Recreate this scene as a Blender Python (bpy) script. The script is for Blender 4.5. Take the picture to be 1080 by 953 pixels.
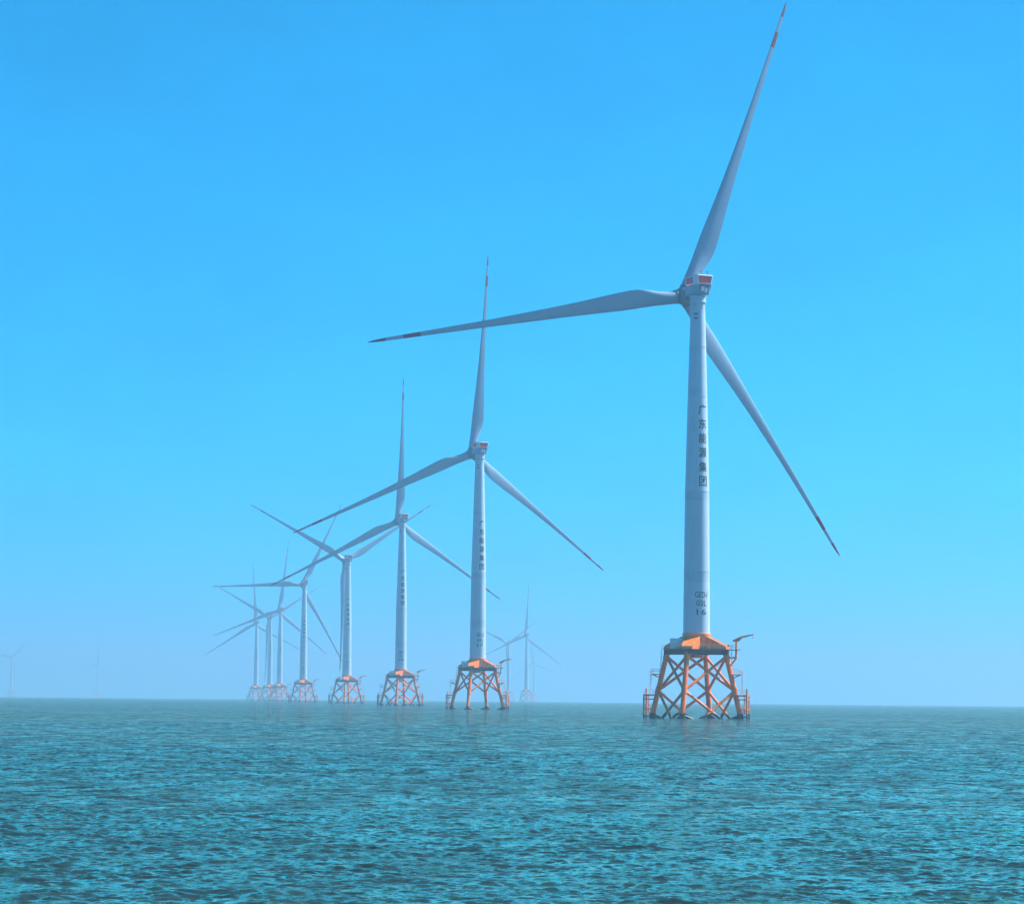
import bpy, bmesh, math, random
import numpy as np
from mathutils import Vector, Matrix
PI = math.pi
R = math.radians
random.seed(4)
scene = bpy.context.scene
for o in list(bpy.data.objects):
    bpy.data.objects.remove(o)

# ------------------------------------------------------------------ camera
CAM_H = 4.5
FOC = 3200 / 1080                      # focal length over image width
cam_data = bpy.data.cameras.new('camera')
cam = bpy.data.objects.new('camera', cam_data)
scene.collection.objects.link(cam)
cam_data.sensor_width = 36
cam_data.sensor_fit = 'HORIZONTAL'
cam_data.lens = 36 * FOC
cam_data.clip_start = 0.5
cam_data.clip_end = 60000
pitch = math.atan((736.1 - 476.5) / 3200)
roll = R(0.53)
fwd = Vector((0, math.cos(pitch), math.sin(pitch)))
up0 = Vector((0, -math.sin(pitch), math.cos(pitch)))
rt0 = Vector((1, 0, 0))
rt = rt0 * math.cos(roll) + up0 * math.sin(roll)
up = up0 * math.cos(roll) - rt0 * math.sin(roll)
m3 = Matrix((rt, up, -fwd)).transposed()
cam.matrix_world = Matrix.Translation((0, 0, CAM_H)) @ m3.to_4x4()
scene.camera = cam

# ------------------------------------------------------------------ light
SUN_EL, SUN_ROT = R(47), R(71)          # height of the sun, bearing clockwise from +Y
world = bpy.data.worlds.new('World')
scene.world = world
world.use_nodes = True
wn, wl = world.node_tree.nodes, world.node_tree.links
wn.clear()
sky = wn.new('ShaderNodeTexSky')
sky.sky_type = 'NISHITA'
sky.sun_disc = False
sky.sun_elevation = SUN_EL
sky.sun_rotation = SUN_ROT
sky.air_density = 1.0
sky.dust_density = 0.3
sky.ozone_density = 3.0
bw = wn.new('ShaderNodeRGBToBW')                # a deep blue, strongly coloured sky: the Nishita brightness in a blue hue
tint = wn.new('ShaderNodeMix')
tint.data_type = 'RGBA'
tint.blend_type = 'MULTIPLY'
tint.inputs[0].default_value = 1.0
tint.inputs[7].default_value = (.0, .61, 1.46, 1)
bgd = wn.new('ShaderNodeBackground')
bgd.inputs['Strength'].default_value = 0.095
wo = wn.new('ShaderNodeOutputWorld')
wl.new(sky.outputs[0], bw.inputs[0])
tc = wn.new('ShaderNodeTexCoord')              # faint unevenness of a hazy sky
mp = wn.new('ShaderNodeMapping')
mp.inputs['Scale'].default_value = (1, 1, 2.2)
wl.new(tc.outputs['Generated'], mp.inputs[0])
nz = wn.new('ShaderNodeTexNoise')
nz.inputs['Scale'].default_value = 16
nz.inputs['Detail'].default_value = 6
nz.inputs['Roughness'].default_value = .6
wl.new(mp.outputs[0], nz.inputs['Vector'])
mr = wn.new('ShaderNodeMapRange')
mr.inputs[1].default_value = .3
mr.inputs[2].default_value = .7
mr.inputs[3].default_value = .95
mr.inputs[4].default_value = 1.05
wl.new(nz.outputs['Fac'], mr.inputs[0])
mm = wn.new('ShaderNodeMath')
mm.operation = 'MULTIPLY'
wl.new(bw.outputs[0], mm.inputs[0])
wl.new(mr.outputs[0], mm.inputs[1])
wl.new(mm.outputs[0], tint.inputs[6])
wl.new(tint.outputs[2], bgd.inputs['Color'])
wl.new(bgd.outputs[0], wo.inputs['Surface'])

sd = bpy.data.lights.new('sun', 'SUN')
sun = bpy.data.objects.new('sun', sd)
scene.collection.objects.link(sun)
sd.energy = 5.0
sd.angle = R(0.5)
sd.color = (1.0, 0.98, 0.95)
to_sun = Vector((math.sin(SUN_ROT) * math.cos(SUN_EL), math.cos(SUN_ROT) * math.cos(SUN_EL), math.sin(SUN_EL)))
sun.rotation_euler = to_sun.to_track_quat('Z', 'Y').to_euler()
sun.location = (0, 0, 400)

vs = scene.view_settings
vs.view_transform = 'Standard'
vs.look = 'None'
vs.exposure = 0.95
vs.gamma = 1.0
vs.use_curve_mapping = False
scene.cycles.max_bounces = 6
scene.cycles.volume_bounces = 1
scene.cycles.use_denoising = True

C = scene.collection
EARTH = 7.4e6                            # effective radius of the earth, with refraction


# ------------------------------------------------------------------ helpers
def tag(o, label=None, cat=None, group=None, kind=None):
    if label: o['label'] = label
    if cat: o['category'] = cat
    if group: o['group'] = group
    if kind: o['kind'] = kind
    return o


def new_mat(name):
    m = bpy.data.materials.new(name)
    m.use_nodes = True
    nt = m.node_tree
    return m, nt.nodes, nt.links, nt.nodes['Principled BSDF']


def mixc(n, l, fac, a, b):
    x = n.new('ShaderNodeMix')
    x.data_type = 'RGBA'
    for sock, v in ((x.inputs[0], fac), (x.inputs[6], a), (x.inputs[7], b)):
        if hasattr(v, 'links'):
            l.new(v, sock)
        else:
            sock.default_value = v
    return x.outputs[2]


def math_node(n, l, op, a, b=None):
    x = n.new('ShaderNodeMath')
    x.operation = op
    for i, v in enumerate((a, b)):
        if v is None: continue
        if hasattr(v, 'links'):
            l.new(v, x.inputs[i])
        else:
            x.inputs[i].default_value = v
    return x.outputs[0]


def noise(n, l, vec, scale, detail=4, rough=.5):
    x = n.new('ShaderNodeTexNoise')
    x.inputs['Scale'].default_value = scale
    x.inputs['Detail'].default_value = detail
    x.inputs['Roughness'].default_value = rough
    l.new(vec, x.inputs['Vector'])
    return x.outputs['Fac']


def ramp(n, l, fac, stops):
    x = n.new('ShaderNodeValToRGB')
    el = x.color_ramp.elements
    while len(el) < len(stops): el.new(0.5)
    for e, (p, c) in zip(el, stops):
        e.position = p
        e.color = c if len(c) == 4 else (*c, 1)
    l.new(fac, x.inputs['Fac'])
    return x.outputs['Color']


def scaled(n, l, vec, s):
    x = n.new('ShaderNodeMapping')
    x.inputs['Scale'].default_value = s
    l.new(vec, x.inputs['Vector'])
    return x.outputs[0]


def paint(name, base, dirt, dirt_amt=.5, rough=.4, seams=None, splash=False, streak=(.5, .5, .05)):
    """weathered paint: soft blotches, vertical run-off streaks, plate seams, tide mark"""
    m, n, l, b = new_mat(name)
    co = n.new('ShaderNodeTexCoord').outputs['Object']
    st = noise(n, l, scaled(n, l, co, streak), 3.0, 5, .6)
    bl = noise(n, l, co, .35, 4, .6)
    f = math_node(n, l, 'MULTIPLY', st, bl)
    f = ramp(n, l, f, [(.22, (0, 0, 0)), (.45, (1, 1, 1))])
    f = math_node(n, l, 'MULTIPLY', f, dirt_amt)
    col = mixc(n, l, f, (*base, 1), (*dirt, 1))
    sep = n.new('ShaderNodeSeparateXYZ')
    l.new(co, sep.inputs[0])
    z = sep.outputs['Z']
    if seams:
        for z0, z1, fac in seams:            # courses of plate repainted at different times
            a = math_node(n, l, 'GREATER_THAN', z, z0)
            c = math_node(n, l, 'LESS_THAN', z, z1)
            k = math_node(n, l, 'MULTIPLY', math_node(n, l, 'MULTIPLY', a, c), fac)
            col = mixc(n, l, k, col, (base[0] * .62, base[1] * .68, base[2] * .7, 1))
    if splash:
        zz = math_node(n, l, 'ADD', z, math_node(n, l, 'MULTIPLY', noise(n, l, co, 1.3, 4, .6), 1.0))
        k = ramp(n, l, math_node(n, l, 'MULTIPLY', zz, .25), [(.40, (1, 1, 1)), (.47, (0, 0, 0))])
        col = mixc(n, l, k, col, (.012, .014, .014, 1))
    l.new(col, b.inputs['Base Color'])
    b.inputs['Roughness'].default_value = rough
    bp = n.new('ShaderNodeBump')
    bp.inputs['Strength'].default_value = .15
    bp.inputs['Distance'].default_value = .02
    l.new(st, bp.inputs['Height'])
    l.new(bp.outputs[0], b.inputs['Normal'])
    return m


WHITE = paint('turbine_paint', (.40, .54, .66), (.27, .37, .46), .45, .35, streak=(.6, .6, .03),
              seams=[(33.5, 36.2, .35), (36.2, 56.0, .12), (53.6, 56.0, .30), (79.6, 81.2, .18), (91.2, 92.0, .15)])
BLADE = paint('blade_paint', (.22, .35, .48), (.15, .25, .36), .4, .35, streak=(.5, .5, .05))
RED = paint('signal_red_paint', (.27, .020, .05), (.15, .02, .04), .6, .45)
ORANGE = paint('jacket_orange_paint', (.95, .20, .001), (.36, .07, .012), .75, .45, splash=True, streak=(.8, .8, .10))
YELLOW = paint('transition_orange_paint', (.95, .23, .001), (.45, .085, .01), .7, .4, streak=(.7, .7, .08))
PANEL = paint('hoist_panel_red', (.95, .045, .09), (.6, .03, .06), .4, .45)
HUB_SHADED = paint('hub_shaded_paint', (.13, .22, .27), (.08, .12, .14), .5, .4)  # shade on the pale hub, put into its paint as a darker tone
DARK = paint('dark_steel', (.06, .06, .065), (.10, .07, .05), .6, .6)
GALV = paint('galvanised_steel', (.62, .50, .46), (.5, .25, .15), .5, .5)
CABIN = paint('container_paint', (.72, .73, .74), (.45, .42, .4), .4, .4)
BLACK = paint('lettering_black', (.012, .013, .016), (.03, .03, .03), .3, .5)


def obj(name, bm, mats, parent=None, smooth=None):
    me = bpy.data.meshes.new(name)
    bmesh.ops.recalc_face_normals(bm, faces=bm.faces)
    bm.to_mesh(me)
    bm.free()
    for m in (mats if isinstance(mats, (list, tuple)) else [mats]):
        me.materials.append(m)
    if smooth is not None:
        me.polygons.foreach_set('use_smooth', [True] * len(me.polygons))
        me.set_sharp_from_angle(angle=R(smooth))
    o = bpy.data.objects.new(name, me)
    C.objects.link(o)
    if parent: o.parent = parent
    return o


def tube(bm, a, b, r0, r1=None, seg=12, mat=0):
    a, b = Vector(a), Vector(b)
    r1 = r0 if r1 is None else r1
    d = (b - a)
    q = d.to_track_quat('Z', 'Y')
    ra, rb = [], []
    for i in range(seg):
        t = 2 * PI * i / seg
        v = Vector((math.cos(t), math.sin(t), 0))
        ra.append(bm.verts.new(a + q @ (v * r0)))
        rb.append(bm.verts.new(b + q @ (v * r1)))
    fs = []
    for i in range(seg):
        j = (i + 1) % seg
        fs.append(bm.faces.new((ra[i], ra[j], rb[j], rb[i])))
    fs.append(bm.faces.new(ra[::-1]))
    fs.append(bm.faces.new(rb))
    for f in fs: f.material_index = mat


def box(bm, c, s, rot=0.0, mat=0, bevel=0.0, taper=None):
    """box of full size s about c, turned by rot about z; taper = (x, y) scale of the bottom face"""
    c = Vector(c)
    M = Matrix.Rotation(rot, 3, 'Z')
    vs_ = []
    for z in (-1, 1):
        for x, y in ((-1, -1), (1, -1), (1, 1), (-1, 1)):
            k = taper if (taper and z < 0) else (1, 1)
            vs_.append(bm.verts.new(c + M @ Vector((x * s[0] / 2 * k[0], y * s[1] / 2 * k[1], z * s[2] / 2))))
    fs = [bm.faces.new([vs_[i] for i in q]) for q in
          ((3, 2, 1, 0), (4, 5, 6, 7), (0, 1, 5, 4), (1, 2, 6, 5), (2, 3, 7, 6), (3, 0, 4, 7))]
    for f in fs: f.material_index = mat
    if bevel:
        es = list({e for f in fs for e in f.edges})
        r = bmesh.ops.bevel(bm, geom=es, offset=bevel, segments=2, affect='EDGES', profile=.5)
        for f in r['faces']: f.material_index = mat


def hull_prism(bm, pts_a, pts_b, mat=0):
    va = [bm.verts.new(p) for p in pts_a]
    vb = [bm.verts.new(p) for p in pts_b]
    k = len(va)
    fs = [bm.faces.new(va[::-1]), bm.faces.new(vb)]
    for i in range(k):
        j = (i + 1) % k
        fs.append(bm.faces.new((va[i], va[j], vb[j], vb[i])))
    for f in fs: f.material_index = mat


def lathe(bm, prof, seg=64, mat=0, cap=True):
    rings = []
    for r, z in prof:
        rings.append([bm.verts.new((r * math.cos(2 * PI * i / seg), r * math.sin(2 * PI * i / seg), z)) for i in range(seg)])
    fs = []
    for a, b in zip(rings, rings[1:]):
        for i in range(seg):
            j = (i + 1) % seg
            fs.append(bm.faces.new((a[i], a[j], b[j], b[i])))
    if cap:
        fs.append(bm.faces.new(rings[0][::-1]))
        fs.append(bm.faces.new(rings[-1]))
    for f in fs: f.material_index = mat


# ------------------------------------------------------------------ sea
SLOPE_FAR = 2.4
SLOPE_FINE, SLOPE_MID, GLOSS = 1.5, .6, 1.0


def build_sea():
    rng = np.random.default_rng(11)
    r = [0.6]
    while r[-1] < 44: r.append(r[-1] * 1.09)
    r[-1] = 44
    while r[-1] < 60: r.append(r[-1] * 1.004)
    while r[-1] < 260: r.append(r[-1] + (.10 if r[-1] < 120 else .18))
    while r[-1] < 520: r.append(r[-1] * 1.0016)
    while r[-1] < 1500: r.append(r[-1] * 1.006)
    while r[-1] < 13000: r.append(r[-1] * 1.02)
    r = np.array(r)
    half = R(11.3)
    dense = np.linspace(-half, half, 720)
    rest = np.linspace(half, 2 * PI - half, 170)[1:-1]
    th = np.concatenate([dense, rest])                 # clockwise from +Y
    nth, nr = len(th), len(r)
    dth = np.gradient(np.concatenate([th, [th[0] + 2 * PI]]))[:-1]
    X = r[:, None] * np.sin(th)[None, :]
    Y = r[:, None] * np.cos(th)[None, :]
    Z = np.zeros_like(X)
    DX = np.zeros_like(X)
    DY = np.zeros_like(X)
    dr = np.gradient(r)
    sp = np.maximum(dr[:, None] * np.ones(nth)[None, :], r[:, None] * np.abs(dth)[None, :])
    n_act = int(np.searchsorted(r, 1500))
    x, y, s = X[:n_act], Y[:n_act], sp[:n_act]
    main = R(-90 + 24)                                 # the wind blows towards the camera and a little to its right
    waves = []
    kept, total = np.zeros_like(x), 0.0
    for i in range(84):
        lam = 0.3 * (8 / 0.3) ** ((i + rng.random()) / 84)
        ang = main + rng.normal(0, .62 if lam < 2.5 else .42)
        slope = .046 if lam < .7 else .046 * (.7 / lam) ** .9
        waves.append((lam, ang, slope * lam / (2 * PI), rng.random() * 2 * PI))
    for lam, ang, a, ph in waves:
        k = 2 * PI / lam
        fade = np.clip((lam / s - 2.2) / 2, 0, 1)
        total += (k * a) ** 2
        if fade.max() <= 0: continue
        cx_, cy_ = math.cos(ang), math.sin(ang)
        p = k * (x * cx_ + y * cy_) + ph
        A = a * fade
        kept += (k * A) ** 2
        Z[:n_act] += A * np.cos(p)
        sn = np.sin(p) * A * 1.35
        DX[:n_act] -= cx_ * sn
        DY[:n_act] -= cy_ * sn
    calm = np.ones((nr, nth))
    calm[:n_act] = np.sqrt(np.clip(1 - kept / total, 0, 1))   # share of the chop too fine for the mesh
    # gusts: patches where the chop stands higher
    g = .88 + .22 * np.sin(x / 31 + 1.3 * np.sin(y / 57)) * np.sin(y / 43 + np.sin(x / 38) + .7)
    Z[:n_act] *= g
    X += DX
    Y += DY
    Z -= (r ** 2 / (2 * EARTH))[:, None]
    co = np.stack([X, Y, Z], -1).reshape(-1, 3)
    co = np.vstack([co, [[0, 0, 0]]])
    i, j = np.meshgrid(np.arange(nr - 1), np.arange(nth), indexing='ij')
    j2 = (j + 1) % nth
    q = np.stack([i * nth + j, i * nth + j2, (i + 1) * nth + j2, (i + 1) * nth + j], -1).reshape(-1, 4)
    jj = np.arange(nth)
    tri = np.stack([(jj + 1) % nth, jj, np.full(nth, nr * nth)], -1)
    loops = np.concatenate([q.ravel(), tri.ravel()]).astype(np.int32)
    starts = np.concatenate([np.arange(len(q)) * 4, len(q) * 4 + np.arange(len(tri)) * 3]).astype(np.int32)
    me = bpy.data.meshes.new('sea')
    me.vertices.add(len(co))
    me.vertices.foreach_set('co', co.astype(np.float32).ravel())
    me.loops.add(len(loops))
    me.loops.foreach_set('vertex_index', loops)
    me.polygons.add(len(starts))
    me.polygons.foreach_set('loop_start', starts)
    me.update(calc_edges=True)
    at = me.attributes.new('fine_chop', 'FLOAT', 'POINT')
    at.data.foreach_set('value', np.append(calm.ravel(), 0).astype(np.float32))
    me.validate()
    me.polygons.foreach_set('use_smooth', [True] * len(me.polygons))
    o = bpy.data.objects.new('sea', me)
    C.objects.link(o)
    m, n, l, b = new_mat('sea_water')
    pos = n.new('ShaderNodeNewGeometry').outputs['Position']
    big = noise(n, l, scaled(n, l, pos, (1, 1, 0)), .012, 3, .5)
    col = mixc(n, l, ramp(n, l, big, [(.35, (0, 0, 0)), (.65, (1, 1, 1))]), (.016, .040, .050, 1), (.020, .050, .056, 1))
    # wind ripples: slopes added straight to the surface normal, so that far water keeps its roughness
    def slopes(vec, scale, detail, rough, amt):
        x = n.new('ShaderNodeTexNoise')
        x.inputs['Scale'].default_value = scale
        x.inputs['Detail'].default_value = detail
        x.inputs['Roughness'].default_value = rough
        l.new(vec, x.inputs['Vector'])
        v = n.new('ShaderNodeVectorMath'); v.operation = 'SUBTRACT'
        l.new(x.outputs['Color'], v.inputs[0]); v.inputs[1].default_value = (.5, .5, .5)
        w = n.new('ShaderNodeVectorMath'); w.operation = 'MULTIPLY'
        l.new(v.outputs[0], w.inputs[0]); w.inputs[1].default_value = (amt, amt, 0)
        return w.outputs[0]

    def vadd(a_, b_):
        v = n.new('ShaderNodeVectorMath'); v.operation = 'ADD'
        l.new(a_, v.inputs[0]); l.new(b_, v.inputs[1])
        return v.outputs[0]
    nrm = n.new('ShaderNodeNewGeometry').outputs['Normal']
    v = vadd(nrm, slopes(scaled(n, l, pos, (1, 1.3, .5)), 3.6, 4, .6, SLOPE_FINE))
    v = vadd(v, slopes(scaled(n, l, pos, (.7, 1.0, .2)), 1.0, 3, .55, SLOPE_MID))
    at = n.new('ShaderNodeAttribute')
    at.attribute_name = 'fine_chop'
    ex = n.new('ShaderNodeVectorMath'); ex.operation = 'SCALE'
    l.new(slopes(scaled(n, l, pos, (.8, 1.3, .2)), .7, 3, .6, SLOPE_FAR), ex.inputs[0])
    l.new(at.outputs['Fac'], ex.inputs['Scale'])
    v = vadd(v, ex.outputs[0])
    nz = n.new('ShaderNodeVectorMath'); nz.operation = 'NORMALIZE'
    l.new(v, nz.inputs[0])
    n.remove(b)
    dif = n.new('ShaderNodeBsdfDiffuse')
    l.new(col, dif.inputs['Color'])
    l.new(nz.outputs[0], dif.inputs['Normal'])
    gl = n.new('ShaderNodeBsdfGlossy')
    gl.inputs['Color'].default_value = (1.0, 1.0, .72, 1)
    gl.inputs['Roughness'].default_value = .06
    l.new(nz.outputs[0], gl.inputs['Normal'])
    fr = n.new('ShaderNodeFresnel')
    fr.inputs['IOR'].default_value = 1.333
    l.new(nz.outputs[0], fr.inputs['Normal'])
    mx = n.new('ShaderNodeMixShader')
    g_ = math_node(n, l, 'SUBTRACT', GLOSS, math_node(n, l, 'MULTIPLY', at.outputs['Fac'], .35))
    # wind patches: noise makes the sky's reflection stronger and weaker
    lane = noise(n, l, scaled(n, l, pos, (.07, .035, 0)), 1.0, 6, .65)
    paw = noise(n, l, scaled(n, l, pos, (.012, .007, 0)), 1.0, 4, .6)
    thin = noise(n, l, scaled(n, l, pos, (.30, .10, 0)), 1.0, 5, .7)  # light and dark grain of distant waves, painted into the reflection
    thin = math_node(n, l, 'MULTIPLY', math_node(n, l, 'SUBTRACT', thin, .5), math_node(n, l, 'MULTIPLY', at.outputs['Fac'], 5.0))
    lp = math_node(n, l, 'ADD', math_node(n, l, 'MULTIPLY', lane, 1.5), math_node(n, l, 'MULTIPLY', paw, .9))
    lp = math_node(n, l, 'MAXIMUM', math_node(n, l, 'ADD', lp, thin), .22)
    g_ = math_node(n, l, 'MULTIPLY', g_, math_node(n, l, 'SUBTRACT', lp, .22))
    # at grazing angles only the flat tops of the ripples mirror the sky, the steep fronts let one look down into the water
    fr2 = n.new('ShaderNodeMapRange')
    fr2.interpolation_type = 'SMOOTHSTEP'
    l.new(fr.outputs[0], fr2.inputs[0])
    fr2.inputs[1].default_value = .05
    fr2.inputs[2].default_value = .50
    l.new(math_node(n, l, 'MINIMUM', math_node(n, l, 'MULTIPLY', fr2.outputs[0], g_), 1.0), mx.inputs[0])
    l.new(dif.outputs[0], mx.inputs[1])
    l.new(gl.outputs[0], mx.inputs[2])
    l.new(mx.outputs[0], n['Material Output'].inputs['Surface'])
    me.materials.append(m)
    tag(o, kind='structure')
    return o


build_sea()

# ------------------------------------------------------------------ haze
bm = bmesh.new()
S = 14500
box(bm, (0, 0, (195 - 16) / 2), (2 * S, 2 * S, 195 + 16))
hz = bpy.data.materials.new('sea_haze')
hz.use_nodes = True
hn, hl = hz.node_tree.nodes, hz.node_tree.links
hn.clear()
pv = hn.new('ShaderNodeVolumePrincipled')
pv.inputs['Color'].default_value = (.30, .58, .77, 1)
pv.inputs['Density'].default_value = 2.1e-4
pv.inputs['Anisotropy'].default_value = 0.32
ho = hn.new('ShaderNodeOutputMaterial')
hl.new(pv.outputs[0], ho.inputs['Volume'])
hz.cycles.homogeneous_volume = True
haze = obj('haze', bm, hz)
tag(haze, kind='stuff')

# ------------------------------------------------------------------ wind turbine
HUB, OV, TILT, BL = 105.0, 7.5, R(5), 83.6
LEG_TOP, LEG_BOT, DECK = 7.4, 11.5, 16.7


def leg_r(z):                             # distance of a leg's axis from the tower axis at height z
    return LEG_BOT + (LEG_TOP - LEG_BOT) * z / DECK


def leg_pt(k, z):
    a = k * PI / 2
    return Vector((leg_r(z) * math.cos(a), leg_r(z) * math.sin(a), z))


def tower_r(z):
    pts = [(20.9, 3.32), (56, 3.0), (80, 2.42), (102.4, 1.80)]
    for (z0, r0), (z1, r1) in zip(pts, pts[1:]):
        if z <= z1: return r0 + (r1 - r0) * (z - z0) / (z1 - z0)
    return 1.80


def text_mesh(lines, size, ang0, bold=0.0):
    """painted characters wrapped round the tower: lines = [(text, z of centre, width)]"""
    out = bmesh.new()
    for txt, zc, width in lines:
        cu = bpy.data.curves.new('t', 'FONT')
        cu.body = txt
        cu.size = 1
        cu.resolution_u = 3
        cu.offset = bold
        to = bpy.data.objects.new('t', cu)
        C.objects.link(to)
        bpy.context.view_layer.update()
        me = bpy.data.meshes.new_from_object(to.evaluated_get(bpy.context.evaluated_depsgraph_get()))
        bpy.data.objects.remove(to)
        t = bmesh.new()
        t.from_mesh(me)
        xs = [v.co.x for v in t.verts]
        ys = [v.co.y for v in t.verts]
        x0, x1, y0, y1 = min(xs), max(xs), min(ys), max(ys)
        for v in t.verts:
            v.co.x = (v.co.x - (x0 + x1) / 2) / (x1 - x0) * width
            v.co.y = (v.co.y - (y0 + y1) / 2) / (y1 - y0) * size
            v.co.z = 0
        u = -width / 2 + .12
        while u < width / 2:
            bmesh.ops.bisect_plane(t, geom=t.verts[:] + t.edges[:] + t.faces[:], plane_co=(u, 0, 0), plane_no=(1, 0, 0))
            u += .12
        mp = {}
        for v in t.verts:
            z = zc + v.co.y
            rr = tower_r(z) + .025
            a = ang0 + v.co.x / rr
            mp[v] = out.verts.new((rr * math.cos(a), rr * math.sin(a), z))
        for f in t.faces:
            try: out.faces.new([mp[v] for v in f.verts])
            except ValueError: pass
        t.free()
        bpy.data.meshes.remove(me)
        bpy.data.curves.remove(cu)
    return out


def railing(bm, pts, h=1.15, closed=False, r=.035):
    pts = [Vector(p) for p in pts]
    segs = list(zip(pts, pts[1:])) + ([(pts[-1], pts[0])] if closed else [])
    for a, b in segs:
        k = max(1, round((b - a).length / 1.6))
        for i in range(k + 1):
            p = a.lerp(b, i / k)
            tube(bm, p, p + Vector((0, 0, h)), r, seg=5)
        for hh in (h, h * .55):
            tube(bm, a + Vector((0, 0, hh)), b + Vector((0, 0, hh)), r, seg=5)


def ladder(bm, a, b, side, w=.5, r=.05):
    a, b, side = Vector(a), Vector(b), Vector(side).normalized() * w / 2
    tube(bm, a + side, b + side, r, seg=5)
    tube(bm, a - side, b - side, r, seg=5)
    k = int((b - a).length / .45)
    for i in range(1, k):
        p = a.lerp(b, i / k)
        tube(bm, p + side, p - side, r * .7, seg=4)


LOWER = set()                             # names of the lower-bay braces


def make_turbine():
    root = bpy.data.objects.new('wind_turbine', None)
    C.objects.link(root)
    # ---- jacket
    for k in range(4):
        bm = bmesh.new()
        tube(bm, leg_pt(k, -6), leg_pt(k, DECK - .55), .68, .62, 20)
        for z in (6.8, 15.3, .9):         # thicker cans at the joints
            d = (leg_pt(k, z + .75) - leg_pt(k, z - .75)) / 2
            tube(bm, leg_pt(k, z) - d, leg_pt(k, z) + d, .76, .76, 20)
        if k == 3:                          # step irons up the front leg
            for i in range(34):
                p = leg_pt(k, 1.6 + i * .42)
                box(bm, p + Vector((.12, -.70, 0)), (.55, .14, .09))
        obj('jacket_leg', bm, ORANGE, root, 40)
    for k in range(4):
        k2 = (k + 1) % 4
        for za, zb, r in ((15.3, 6.8, .35), (6.8, -4.6, .35), (.9, -6, .36)):
            for p, q in ((leg_pt(k, za), leg_pt(k2, zb)), (leg_pt(k2, za), leg_pt(k, zb))):
                bm = bmesh.new()
                d = (q - p).normalized()
                tube(bm, p + d * .45, q - d * .45, r, r, 14)
                br = obj('brace', bm, ORANGE, root, 40)
                LOWER.update({br.name} if za == 6.8 else ())
    # ---- deck
    bm = bmesh.new()
    rr, c = 9.7, 1.6
    outline = []
    for k in range(4):
        a = k * PI / 2
        e = Vector((math.cos(a), math.sin(a), 0))
        t = Vector((-math.sin(a), math.cos(a), 0))
        outline += [e * (rr - c) - t * c, e * (rr - c) + t * c]
    za, zb = 16.78, 16.98
    hull_prism(bm, [p + Vector((0, 0, za)) for p in outline], [p + Vector((0, 0, zb)) for p in outline])
    box(bm, (9.55, 0, 16.87), (2.9, 2.4, .17))
    obj('deck', bm, DARK, root)
    bm = bmesh.new()
    box(bm, (0, 0, 16.22), (16.4, 1.5, 1.1))
    box(bm, (0, 4.5, 16.23), (1.5, 7.4, 1.07))
    box(bm, (0, -4.5, 16.23), (1.5, 7.4, 1.07))
    for k in range(4):
        p, q = leg_pt(k, 16.35), leg_pt(k + 1, 16.35)
        box(bm, ((p.x + q.x) / 2, (p.y + q.y) / 2, 16.35), ((q - p).length - 1.3, .5, .8), math.atan2(q.y - p.y, q.x - p.x))
    obj('deck_girder', bm, DARK, root)
    bm = bmesh.new()
    zr = Vector((0, 0, 16.98))
    railing(bm, [p * .985 + zr for p in outline], closed=True)
    railing(bm, [(8.3, -1.1, 16.98), (10.9, -1.1, 16.98), (10.9, 1.1, 16.98), (8.3, 1.1, 16.98)])
    obj('railing', bm, GALV, root)
    # ---- transition piece: drum with four sloping box arms
    bm = bmesh.new()
    lathe(bm, [(1.8, 14.9), (1.9, 15.05), (1.9, 15.68)], 40)
    lathe(bm, [(3.36, 16.99), (3.40, 17.2), (3.40, 20.45), (3.55, 20.5), (3.55, 20.86), (3.36, 20.9)], 72)
    for k in range(4):
        M = Matrix.Rotation(k * PI / 2, 3, 'Z')
        w0, w1 = 1.85, 1.35
        pr = []
        for s, wsel in ((-1, None), (1, None)):
            pr.append([M @ Vector(p) for p in ((2.5, s * w0, 16.985), (8.0, s * w1, 16.985), (8.0, s * w1, 17.7), (7.6, s * w1, 17.85), (3.0, s * w0, 20.15), (2.5, s * w0, 20.15))])
        hull_prism(bm, pr[0], pr[1])
        for s in (-1, 1):                   # stiffener lips along the arm edges
            tube(bm, M @ Vector((3.3, s * w0, 20.02)), M @ Vector((7.6, s * w1, 17.86)), .09, .09, 6)
    obj('transition_piece', bm, YELLOW, root, 35)
    # ---- equipment container and small cabinets
    bm = bmesh.new()
    a = R(225)
    box(bm, (5.35 * math.cos(a), 5.35 * math.sin(a), 18.36), (2.9, 2.5, 2.5), a + PI / 2, 0, .05)
    for i in range(9):
        u = -1.3 + i * .325
        p = Vector((5.35 + 1.27, 0, 18.36))
        p.y = u
        box(bm, Matrix.Rotation(a, 3, 'Z') @ p, (.05, .12, 2.2), a)
    obj('equipment_container', bm, CABIN, root)
    bm = bmesh.new()
    box(bm, (7.4, 1.9, 17.6), (.9, .7, 1.2), .3, 0, .04)
    obj('control_cabinet', bm, DARK, root)
    bm = bmesh.new()
    box(bm, (3.2, -4.2, 17.5), (.8, .6, 1.0), .7, 0, .04)
    obj('control_cabinet', bm, DARK, root)
    # ---- crane
    bm = bmesh.new()
    tube(bm, (10.2, 0, 14.6), (10.2, 0, 19.0), .26, .22, 14)
    tube(bm, (10.2, 0, 15.0), (leg_r(14.9), 0, 14.9), .2, .2, 10)
    tube(bm, (10.2, 0, 14.8), (leg_r(12.6), 0, 12.6), .2, .2, 10)
    cr = obj('crane', bm, ORANGE, root, 40)
    bm = bmesh.new()
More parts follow.
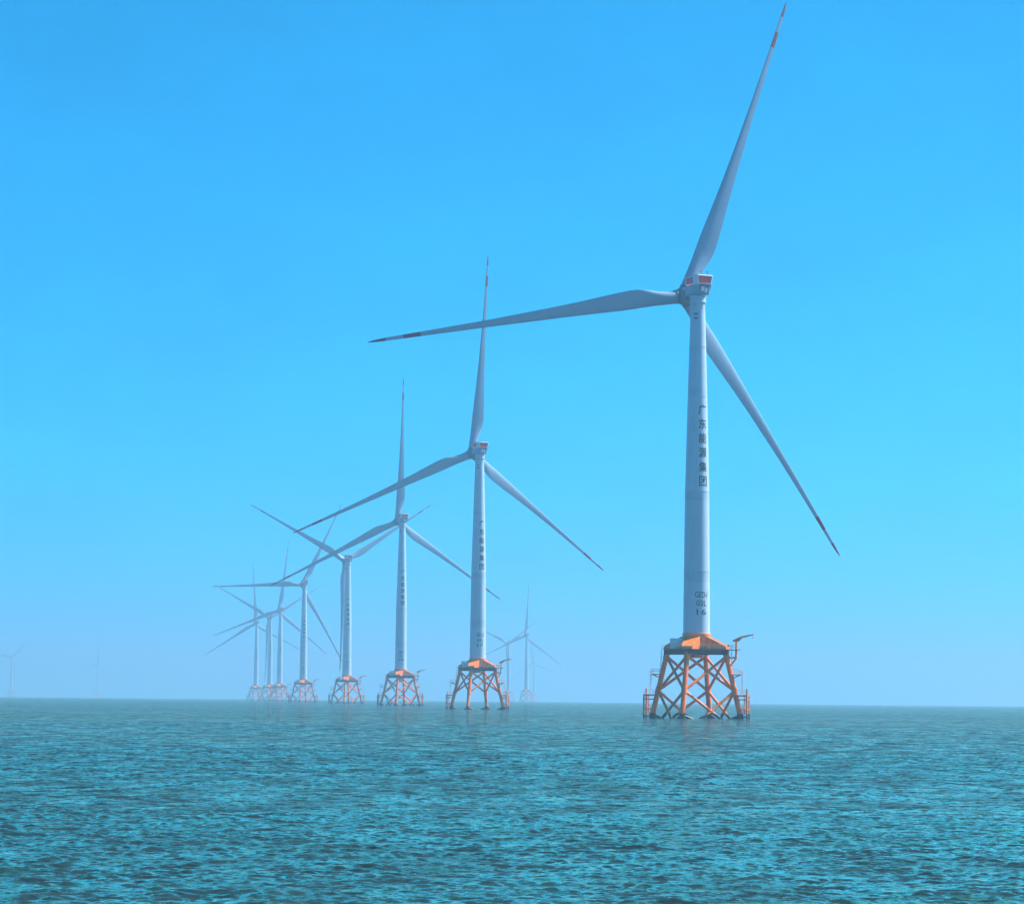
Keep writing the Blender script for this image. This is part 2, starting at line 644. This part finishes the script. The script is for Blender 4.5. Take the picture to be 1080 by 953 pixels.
    hull_prism(bm, [(9.4, -.22, 18.85), (10.9, -.22, 18.95), (11.6, -.17, 19.75), (14.6, -.12, 20.55), (14.6, -.12, 20.8), (11.3, -.17, 20.15), (9.4, -.22, 19.3)],
               [(9.4, .22, 18.85), (10.9, .22, 18.95), (11.6, .17, 19.75), (14.6, .12, 20.55), (14.6, .12, 20.8), (11.3, .17, 20.15), (9.4, .22, 19.3)])
    tube(bm, (14.45, 0, 20.6), (14.45, 0, 19.9), .05, .05, 6)
    tube(bm, (14.45, 0, 19.95), (14.45, 0, 19.65), .13, .08, 8)
    obj('crane_boom', bm, ORANGE, cr)
    # ---- boat landings with ladders
    for s in (0, 2):
        M = Matrix.Rotation(s * PI / 2, 3, 'Z')
        P = lambda x, y, z: M @ Vector((x, y, z))
        bm = bmesh.new()
        for y in (-.95, .95):
            tube(bm, P(13.25, y, -2.5), P(13.25, y, 5.9 if y > 0 else 7.3), .2, .2, 12)
            tube(bm, P(12.6, y, 1.2), P(12.6, y, 5.9), .13, .13, 10)
            for z in (5.6, 4.7, 2.3, .5):
                tube(bm, P(13.25, y, z), P(leg_r(z) + .2, y * .3, z), .14, .14, 10)
        for z in (5.6, 4.7, 2.3, .5):
            tube(bm, P(13.25, -.95, z), P(13.25, .95, z), .13, .13, 10)
        box(bm, P(11.9, 0, 5.85), (2.6, 1.9, .1), s * PI / 2)
        bl = obj('boat_landing', bm, ORANGE, root, 40)
        bm = bmesh.new()
        railing(bm, [P(13.1, -.9, 5.9), P(10.8, -.9, 5.9)], 1.1)
        obj('railing', bm, GALV, bl)
        bm = bmesh.new()
        railing(bm, [P(13.1, .9, 5.9), P(10.8, .9, 5.9)], 1.1)
        obj('railing', bm, GALV, bl)
        bm = bmesh.new()
        ladder(bm, P(12.75, 0, -1.5), P(12.75, 0, 6.9), P(0, 1, 0))
        obj('ladder', bm, GALV, bl)
        # resting platform half way up
        bm = bmesh.new()
        box(bm, P(10.3, 0, 10.85), (2.5, 1.8, .12), s * PI / 2)
        for y in (-.7, .7):
            tube(bm, P(11.3, y, 10.8), P(leg_r(9.8), y * .3, 9.8), .09, .09, 8)
            tube(bm, P(11.3, y, 10.78), P(leg_r(10.8), y * .3, 10.78), .09, .09, 8)
        ap = obj('access_platform', bm, ORANGE, root, 40)
        bm = bmesh.new()
        railing(bm, [P(9.2, -.85, 10.9), P(11.5, -.85, 10.9), P(11.5, .85, 10.9), P(9.2, .85, 10.9)], 1.15, r=.055)
        obj('railing', bm, GALV, ap)
        bm = bmesh.new()
        ladder(bm, P(11.75, .3, 5.9), P(11.55, .3, 12.0), P(0, 1, 0), .7)
        for i in range(5):                  # safety hoops
            z = 7.9 + i * .85
            prev = None
            for t in range(9):
                aa = -PI / 2 + PI * t / 8
                p = P(11.65 + .62 * math.cos(aa), .3 + .42 * math.sin(aa), z)
                if prev: tube(bm, prev, p, .035, .035, 4)
                prev = p
        ladder(bm, P(9.15, .5, 10.9), P(8.75, .5, 18.0), P(0, 1, 0), .6)
        obj('ladder', bm, GALV, ap)
    # ---- tower
    bm = bmesh.new()
    prof = [(3.32, 20.91)]
    for i in range(1, 41):
        z = 20.9 + (102.4 - 20.9) * i / 40
        prof.append((tower_r(z), z))
    prof += [(1.82, 102.45), (2.0, 102.9), (2.1, 103.0), (2.1, 103.25), (1.98, 103.3), (2.02, 104.3), (2.15, 104.45), (2.15, 104.69)]
    lathe(bm, prof, 96)
    for z in (36.2, 56.0, 79.6, 92.0):      # flange rings between the sections
        r_ = tower_r(z)
        lathe(bm, [(r_ + .01, z - .14), (r_ + .045, z - .12), (r_ + .045, z + .12), (r_ + .01, z + .14)], 96)
    for i, zz in enumerate((99.0, 100.1)):
        box(bm, (tower_r(zz) * math.cos(R(-45)) * 1.0, tower_r(zz) * math.sin(R(-45)), zz), (.12, .9, .38), R(-45), 1)
    tower = obj('tower', bm, [WHITE, DARK], root, 30)
    return root, tower


root, tower = make_turbine()
# lettering is drawn at angle 0 of the tower; the tower is turned to face it
for i, ch in enumerate('广东能源集团'):
    obj('painted_character', text_mesh([(ch, 76.2 - 3.56 * i, 2.25)], 2.5, 0.0, .016), BLACK, tower)


numbers = {}
for t in ('GED-I', '03L', '16', '17', '18', '19', '20'):
    row_z, wid = {'GED-I': (30.4, 3.4), '03L': (28.3, 2.75)}.get(t, (26.15, 2.6))
    o = obj('number_marking', text_mesh([(t, row_z, wid)], 1.4, R(-8), .004), BLACK, tower)
    if t.isdigit():
        numbers[t] = o.data
        if t != '16': bpy.data.objects.remove(o)


def make_nacelle(root):
    """y points upwind along the shaft, origin on the tower axis at water level"""
    bm = bmesh.new()
    secs = [(-3.5, 1.35, 1.95, 104.95, 107.35), (-3.2, 1.55, 2.0, 104.72, 107.4), (0.5, 1.9, 2.05, 104.70, 107.4),
            (3.2, 1.8, 2.0, 104.75, 107.35), (4.4, 1.4, 1.6, 104.85, 107.0)]
    rings = []
    for y, wb, wt, z0, z1 in secs:
        ch = .35
        rings.append([bm.verts.new(p) for p in ((-wb + ch, y, z0), (wb - ch, y, z0), (wb, y, z0 + ch), (wt, y, z1 - ch), (wt - ch, y, z1), (-wt + ch, y, z1), (-wt, y, z1 - ch), (-wb, y, z0 + ch))])
    for a, b in zip(rings, rings[1:]):
        for i in range(8):
            bm.faces.new((a[i], a[(i + 1) % 8], b[(i + 1) % 8], b[i]))
    bm.faces.new(rings[0]); bm.faces.new(rings[-1][::-1])
    nac = obj('nacelle', bm, BLADE, root)
    # rear machinery grille
    bm = bmesh.new()
    box(bm, (0, -3.54, 106.1), (2.7, .1, 2.0), 0, 0, 0, (.8, 1))
    for i in range(6):
        box(bm, (-1.05 + i * .42, -3.66, 106.0), (.13, .12, 1.7), 0, 1)
    box(bm, (-.7, -3.72, 106.05), (.75, .2, 1.1), 0, 1, .03)
    box(bm, (.25, -3.70, 105.75), (.55, .2, 1.2), 0, 1, .03)
    box(bm, (0, -3.68, 107.05), (3.2, .3, .16), 0, 0)
    obj('cooling_grille', bm, [DARK, WHITE], nac)
    # hoist basket: red panels in a pale frame, leaning outwards
    bm = bmesh.new()
    z0, z1 = 107.42, 109.45

    def lean(x, y, z):
        k = 1 + .13 * (z - z0) / (z1 - z0)
        return Vector((x * k, (y + .2) * k - .2, z))
    hx, y0, y1 = 1.78, -3.35, 2.6
    cor = [(-hx, y0), (hx, y0), (hx, y1), (-hx, y1)]
    for x, y in cor + [(-hx, -1.0), (hx, -1.0), (0, y1)]:
        tube(bm, lean(x, y, z0), lean(x, y, z1), .15, .15, 6, 0)
    for a, b in zip(cor, cor[1:] + cor[:1]):
        tube(bm, lean(*a, z1), lean(*b, z1), .17, .17, 6, 0)
        tube(bm, lean(*a, z0 + .05), lean(*b, z0 + .05), .12, .12, 6, 0)

    def panel(a, b, lo, hi, mat):
        d = (Vector((*b, 0)) - Vector((*a, 0)))
        nrm = Vector((d.y, -d.x, 0)).normalized() * .04
        q = [lean(*a, lo), lean(*b, lo), lean(*b, hi), lean(*a, hi)]
        hull_prism(bm, [p - nrm for p in q], [p + nrm for p in q], mat)
    panel((-hx, y0), (hx, y0), z0 + .3, z1 - .15, 1)
    panel((hx, y0), (hx, -1.0), z0 + .1, z1 - .1, 0)
    panel((-hx, y0), (-hx, -1.0), z0 + .1, z1 - .1, 0)
    panel((hx, -1.0), (hx, y1), z0 + .3, z1 - .15, 1)
    panel((-hx, -1.0), (-hx, y1), z0 + .3, z1 - .15, 1)
    panel((hx, y1), (-hx, y1), z0 + .3, z1 - .15, 1)
    obj('hoist_basket', bm, [CABIN, PANEL], nac)
    bm = bmesh.new()
    for x in (-.9, .9):
        tube(bm, (x, -3.2, 107.4), (x, -3.2, 110.4), .05, .05, 6)
        box(bm, (x, -3.2, 110.45), (.4, .12, .14))
    obj('wind_sensor', bm, DARK, nac)
    # rotor hub with generator drum, on the tilted shaft
    return nac


def make_hub(root):
    # local: z along the shaft (upwind); the object is placed at the rotor centre
    bm = bmesh.new()
    lathe(bm, [(1.5, -3.9), (1.95, -3.7), (2.05, -3.5), (2.05, -2.3), (1.8, -2.1), (1.75, -1.9), (2.0, -1.7), (2.25, -1.0), (2.3, 0), (2.2, 1.0), (1.8, 1.9), (1.1, 2.5), (.3, 2.75)], 36)
    for k in range(3):
        a = PI / 2 + k * 2 * PI / 3
        d = Vector((math.cos(a), math.sin(a), 0))
        tube(bm, d * 1.4, d * 2.45, 1.78, 1.78, 28)
    return obj('rotor_hub', bm, HUB_SHADED, root, 40)


def make_blade(root):
    # local: z outwards along the span, x towards the trailing edge side is -x, y upwind
    bm = bmesh.new()
    N, K = 56, 26
    rings = []
    rs = [2.2 + (BL - 2.2) * (i / (N - 1)) ** 1.0 for i in range(N)]
    for r in rs:
        f = r / BL
        pts = [(0.0, 3.3), (.04, 3.4), (.09, 4.2), (.14, 4.85), (.18, 4.95), (.24, 4.5), (.32, 3.7), (.42, 2.95), (.62, 1.85), (.83, 1.15), (.95, .8), (.985, .5), (1.0, .12)]
        for (f0, c0), (f1, c1) in zip(pts, pts[1:]):
            if f <= f1:
                t = (f - f0) / (f1 - f0)
                ch = c0 + (c1 - c0) * t
                break
        circ = min(1, max(0, (.16 - f) / .13))
        circ = circ * circ * (3 - 2 * circ)
        tk = .24 - .10 * min(1, f * 1.3)
        tw = -R(15) * max(0, 1 - f * 1.05) ** 1.6 - R(2)
        ring = []
        for i in range(K):
            t = 2 * PI * i / K
            xc = (1 + math.cos(t)) / 2            # 1 = trailing edge, 0 = leading edge
            yt = 5 * tk * (.2969 * math.sqrt(xc) - .126 * xc - .3516 * xc ** 2 + .2843 * xc ** 3 - .1015 * xc ** 4)
            ya = yt * (1 if math.sin(t) >= 0 else -.75)
            ax, ay = (xc - .30) * ch, -ya * ch
            cx_, cy_ = math.cos(t) * 1.65, -math.sin(t) * 1.65
            x = ax * (1 - circ) + cx_ * circ
            y = ay * (1 - circ) + cy_ * circ
            x, y = x * math.cos(tw) - y * math.sin(tw), x * math.sin(tw) + y * math.cos(tw)
            pb = 5.6 * f ** 1.8                     # prebend, upwind
            ring.append(bm.verts.new((x, y + pb, r)))
        rings.append(ring)
    for n_, (a, b) in enumerate(zip(rings, rings[1:])):
        fm = (rs[n_] + rs[n_ + 1]) / 2 / BL
        red = .838 < fm < .888 or fm > .952
        for i in range(K):
            fc = bm.faces.new((a[i], a[(i + 1) % K], b[(i + 1) % K], b[i]))
            fc.material_index = 1 if red else 0
    bm.faces.new(rings[0][::-1]); bm.faces.new(rings[-1])
    o = obj('blade', bm, [BLADE, RED], root, 50)
    return o


nacelle = make_nacelle(root)
hub = make_hub(root)
blades = [make_blade(root)]
for _ in range(2):
    b = blades[0].copy()
    C.objects.link(b)
    b.parent = root
    blades.append(b)

BASE_KINDS = {'jacket_leg', 'brace', 'deck', 'deck_girder', 'railing', 'transition_piece', 'equipment_container',
              'control_cabinet', 'crane', 'boat_landing', 'access_platform'}
SIMPLE = {'jacket_leg', 'brace', 'deck', 'transition_piece', 'tower', 'nacelle', 'rotor_hub', 'blade'}


def kind_of(o):
    return o.name.split('.')[0]


def pose(rt_, X, D, jack, face, yaw, az, nudge=(0, 0, 0)):
    rt_.location = (X, D, -(X * X + D * D) / (2 * EARTH))
    # rotor frame
    a = Vector((-math.sin(yaw) * math.cos(TILT), math.cos(yaw) * math.cos(TILT), math.sin(TILT)))
    rr = Vector((math.cos(yaw), math.sin(yaw), 0))
    uu = rr.cross(a)
    hubp = Vector((0, 0, HUB)) + a * OV
    nb = 0
    for ch in rt_.children:
        k = kind_of(ch)
        if k in BASE_KINDS:
            ch.rotation_euler = (0, 0, jack)
        elif k == 'tower':
            ch.rotation_euler = (0, 0, face)
        elif k == 'nacelle':
            ch.rotation_euler = (0, 0, yaw)
        elif k == 'rotor_hub':
            ca, sa = math.cos(az - PI / 2), math.sin(az - PI / 2)
            x = rr * ca + uu * sa
            y = a.cross(x)
            if y.dot(-rr * sa + uu * ca) < 0: y = -y
            M = Matrix((x, x.cross(-a).normalized() * 1.0, -a)).transposed()
            # z axis upwind
            yv = (-rr * sa + uu * ca)
            M = Matrix((x, yv, x.cross(yv))).transposed()
            if x.cross(yv).dot(a) < 0:
                M = Matrix((-x, yv, (-x).cross(yv))).transposed()
            ch.matrix_local = Matrix.Translation(hubp) @ M.to_4x4()
        elif k == 'blade':
            g = az + nb * 2 * PI / 3 + R(nudge[nb])
            d = rr * math.cos(g) + uu * math.sin(g)
            cone = R(1.2)
            zax = (d * math.cos(cone) + a * math.sin(cone)).normalized()
            tang = -rr * math.sin(g) + uu * math.cos(g)      # leading edge side, as seen from behind
            yax = zax.cross(tang).normalized()
            if yax.dot(a) < 0: yax = -yax
            xax = yax.cross(zax)
            ch.matrix_local = Matrix.Translation(hubp) @ Matrix((xax, yax, zax)).transposed().to_4x4()
            nb += 1


def copy_turbine(simple=False, number=None, lower=True):
    r2 = root.copy()
    C.objects.link(r2)
    for ch in list(root.children):
        k = kind_of(ch)
        if simple and k not in SIMPLE: continue
        if not lower and ch.name in LOWER: continue
        c = ch.copy()
        C.objects.link(c)
        c.parent = r2
        for g in list(ch.children):
            kg = kind_of(g)
            if simple and kg not in ('hoist_basket',): continue
            if kg == 'number_marking':
                if number is None: continue
            d = g.copy()
            C.objects.link(d)
            d.parent = c
            if kg == 'number_marking' and g.data == numbers['16']: d.data = numbers[number]
    return r2


ROW = 'white wind turbines on orange jackets in the receding row'
FAR = 'faint wind turbines far off in the haze'
# x, distance, jacket turn, lettering bearing, rotor yaw, blade azimuth, blade nudges, number, label
row = [
    (45.95, 750.1, -20.7, -62.5, 24.7, 70.16, (-1.0, 1.1, -.5), '16', 'nearest and largest white wind turbine, numbered 16, on a bright orange jacket'),
    (-13.31, 1248.3, -19.5, -62, 26.5, 85.52, (0, 0, 0), '17', 'second largest white wind turbine, numbered 17, left of the nearest one, on an orange jacket'),
    (-62.56, 1740.5, -10, -74, 24.8, 88.27, (0, 0, 0), '18', 'third white wind turbine of the row, one blade straight up, on an orange jacket'),
    (-120.65, 2249.1, -5, -80, 24, 152.0, (0, 0, 0), '19', 'fourth turbine of the row, two blades raised in a V, one down along its tower'),
    (-185.83, 2735.7, -10, -78, 24, -177.0, (0, 0, 0), '20', 'fifth wind turbine of the row, one blade level to the left over a reddish jacket'),
    (-269.83, 3565.7, -12, -78, 24, 82.2, (0, 0, 0), None, 'hazy blue turbine just left of the one with a level blade, a blade straight up'),
    (-307.8, 3898.7, -6, -78, 24, 150.7, (0, 0, 0), None, 'hazy turbine between two taller looking ones, one blade hanging straight down beside its tower'),
    (-351.27, 4209.2, -14, -78, 24, 93.3, (0, 0, 0), None, 'palest and leftmost turbine of the row, standing at its far end'),
]
far = [
    (26.4, 4846, -10, -78, 24, 86.0, 'pale blue turbine in the haze between the two nearest jackets, the taller of a pair'),
    (-2.5, 5500, -10, -78, 24, 35.0, 'pale blue turbine right beside the second tower, the shorter of a hazy pair'),
    (-1335, 8150, 0, -78, 24, 45.0, 'faint turbine alone on the horizon at the far left edge of the sea'),
    (-1280, 9450, 0, -78, 24, 85.0, 'faint turbine on the left horizon, second from the left edge'),
    (66, 8300, 0, -78, 24, 100.0, 'faint thin turbine on the horizon just right of the hazy pair'),
]
bpy.context.view_layer.update()
jobs = []
for i, (X, D, jk, fc, yw, az, ng, num, lab) in enumerate(row):
    r_ = root if i == 0 else copy_turbine(False, num, num != '17')
    jobs.append((r_, X, D, jk, fc, yw, az, ng))
    tag(r_, lab, 'wind turbine', ROW)
for X, D, jk, fc, yw, az, lab in far:
    r_ = copy_turbine(True)
    jobs.append((r_, X, D, jk, fc, yw, az, (0, 0, 0)))
    tag(r_, lab, 'wind turbine', FAR)
for r_, X, D, jk, fc, yw, az, ng in jobs:
    pose(r_, X, D, R(jk), R(fc), R(yw), R(az), ng)
